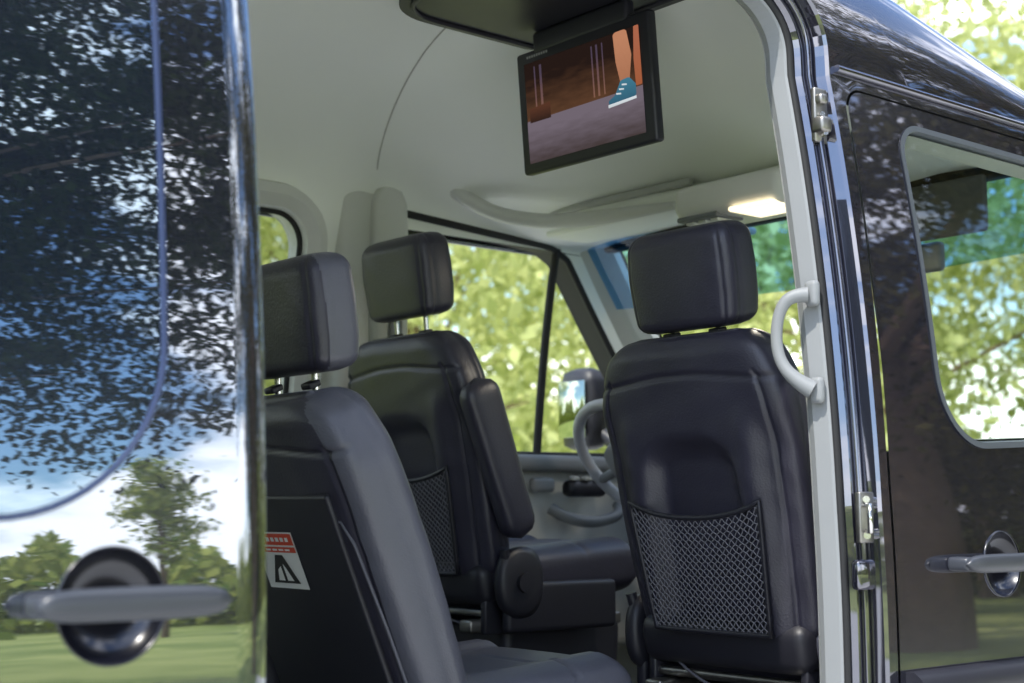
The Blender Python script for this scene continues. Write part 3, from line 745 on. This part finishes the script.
bp=N.new('ShaderNodeBump'); bp.inputs['Distance'].default_value=.05; L.new(n2.outputs['Fac'],bp.inputs['Height']); L.new(bp.outputs[0],b.inputs['Normal'])
meshobj('ground',[(-400,-400,0),(400,-400,0),(400,400,0),(-400,400,0)],[(0,1,2,3)],g,None,False)
meshobj('bounce_slab',[(-3.5,-30,.004),(6.5,-30,.004),(6.5,10,.004),(-3.5,10,.004)],[(0,1,2,3)],mat('bounce_concrete',(.64,.63,.60),.85,var=.12,vscale=1.5,bump=.3,bscale=30,bdist=.01),None,False)  # unseen pale slab added to bounce sunlight up into the cabin

# ------------------------------------------------------------------ sky + sun
sun_el=R(58); sdir=Vector((.25,-.93,0)).normalized()
az=math.atan2(sdir.x,sdir.y)
w=bpy.data.worlds.new('World'); S.world=w; w.use_nodes=True; nt=w.node_tree; N=nt.nodes; L=nt.links; N.clear()
wo=N.new('ShaderNodeOutputWorld'); bg=N.new('ShaderNodeBackground'); L.new(bg.outputs[0],wo.inputs[0]); bg.inputs[1].default_value=.15
sk_=N.new('ShaderNodeTexSky'); sk_.sky_type='NISHITA'; sk_.sun_disc=False; sk_.sun_elevation=sun_el; sk_.sun_rotation=az
gn=N.new('ShaderNodeMixRGB'); gn.blend_type='MULTIPLY'; gn.inputs[0].default_value=1; gn.inputs[2].default_value=(2.1,2.35,2.6,1); L.new(sk_.outputs[0],gn.inputs[1])
tc=N.new('ShaderNodeTexCoord'); mp=N.new('ShaderNodeMapping'); mp.inputs['Scale'].default_value=(1,1,2.6); mp.inputs['Location'].default_value=(.3,.1,.0)
L.new(tc.outputs['Generated'],mp.inputs[0])
n1=N.new('ShaderNodeTexNoise'); n1.inputs['Scale'].default_value=3.2; n1.inputs['Detail'].default_value=9; n1.inputs['Roughness'].default_value=.55; L.new(mp.outputs[0],n1.inputs['Vector'])
sx=N.new('ShaderNodeSeparateXYZ'); L.new(tc.outputs['Generated'],sx.inputs[0])
lowz=N.new('ShaderNodeMapRange'); lowz.inputs[1].default_value=0.02; lowz.inputs[2].default_value=.20; lowz.inputs[3].default_value=.18; lowz.inputs[4].default_value=0; L.new(sx.outputs[2],lowz.inputs[0])
ad=N.new('ShaderNodeMath'); ad.operation='ADD'; L.new(n1.outputs['Fac'],ad.inputs[0]); L.new(lowz.outputs[0],ad.inputs[1])
rp_=N.new('ShaderNodeMapRange'); rp_.interpolation_type='SMOOTHSTEP'; rp_.inputs[1].default_value=.50; rp_.inputs[2].default_value=.61; L.new(ad.outputs[0],rp_.inputs[0])
cm=N.new('ShaderNodeMixRGB'); cm.inputs[2].default_value=(24.5,25,26,1); L.new(rp_.outputs[0],cm.inputs[0]); L.new(gn.outputs[0],cm.inputs[1]); L.new(cm.outputs[0],bg.inputs[0])
sl=bpy.data.lights.new('sun','SUN'); sl.energy=5; sl.angle=R(.5); sl.color=(1,.96,.89)
so=bpy.data.objects.new('sun',sl); link(so)
d=Vector((sdir.x*math.cos(sun_el),sdir.y*math.cos(sun_el),math.sin(sun_el)))
so.rotation_euler=d.to_track_quat('Z','Y').to_euler()

cd=bpy.data.cameras.new('camera'); cd.sensor_width=36; cd.lens=1458/1024*36; cd.clip_end=2000; cd.clip_start=.05
cd.dof.use_dof=True; cd.dof.focus_distance=2.8; cd.dof.aperture_fstop=4.0
co=bpy.data.objects.new('camera',cd); co.location=(2.48,-2.15,1.30); co.rotation_euler=(R(90+6.53),0,R(50)); link(co); S.camera=co
S.view_settings.view_transform='Standard'; S.view_settings.look='None'; S.view_settings.exposure=0
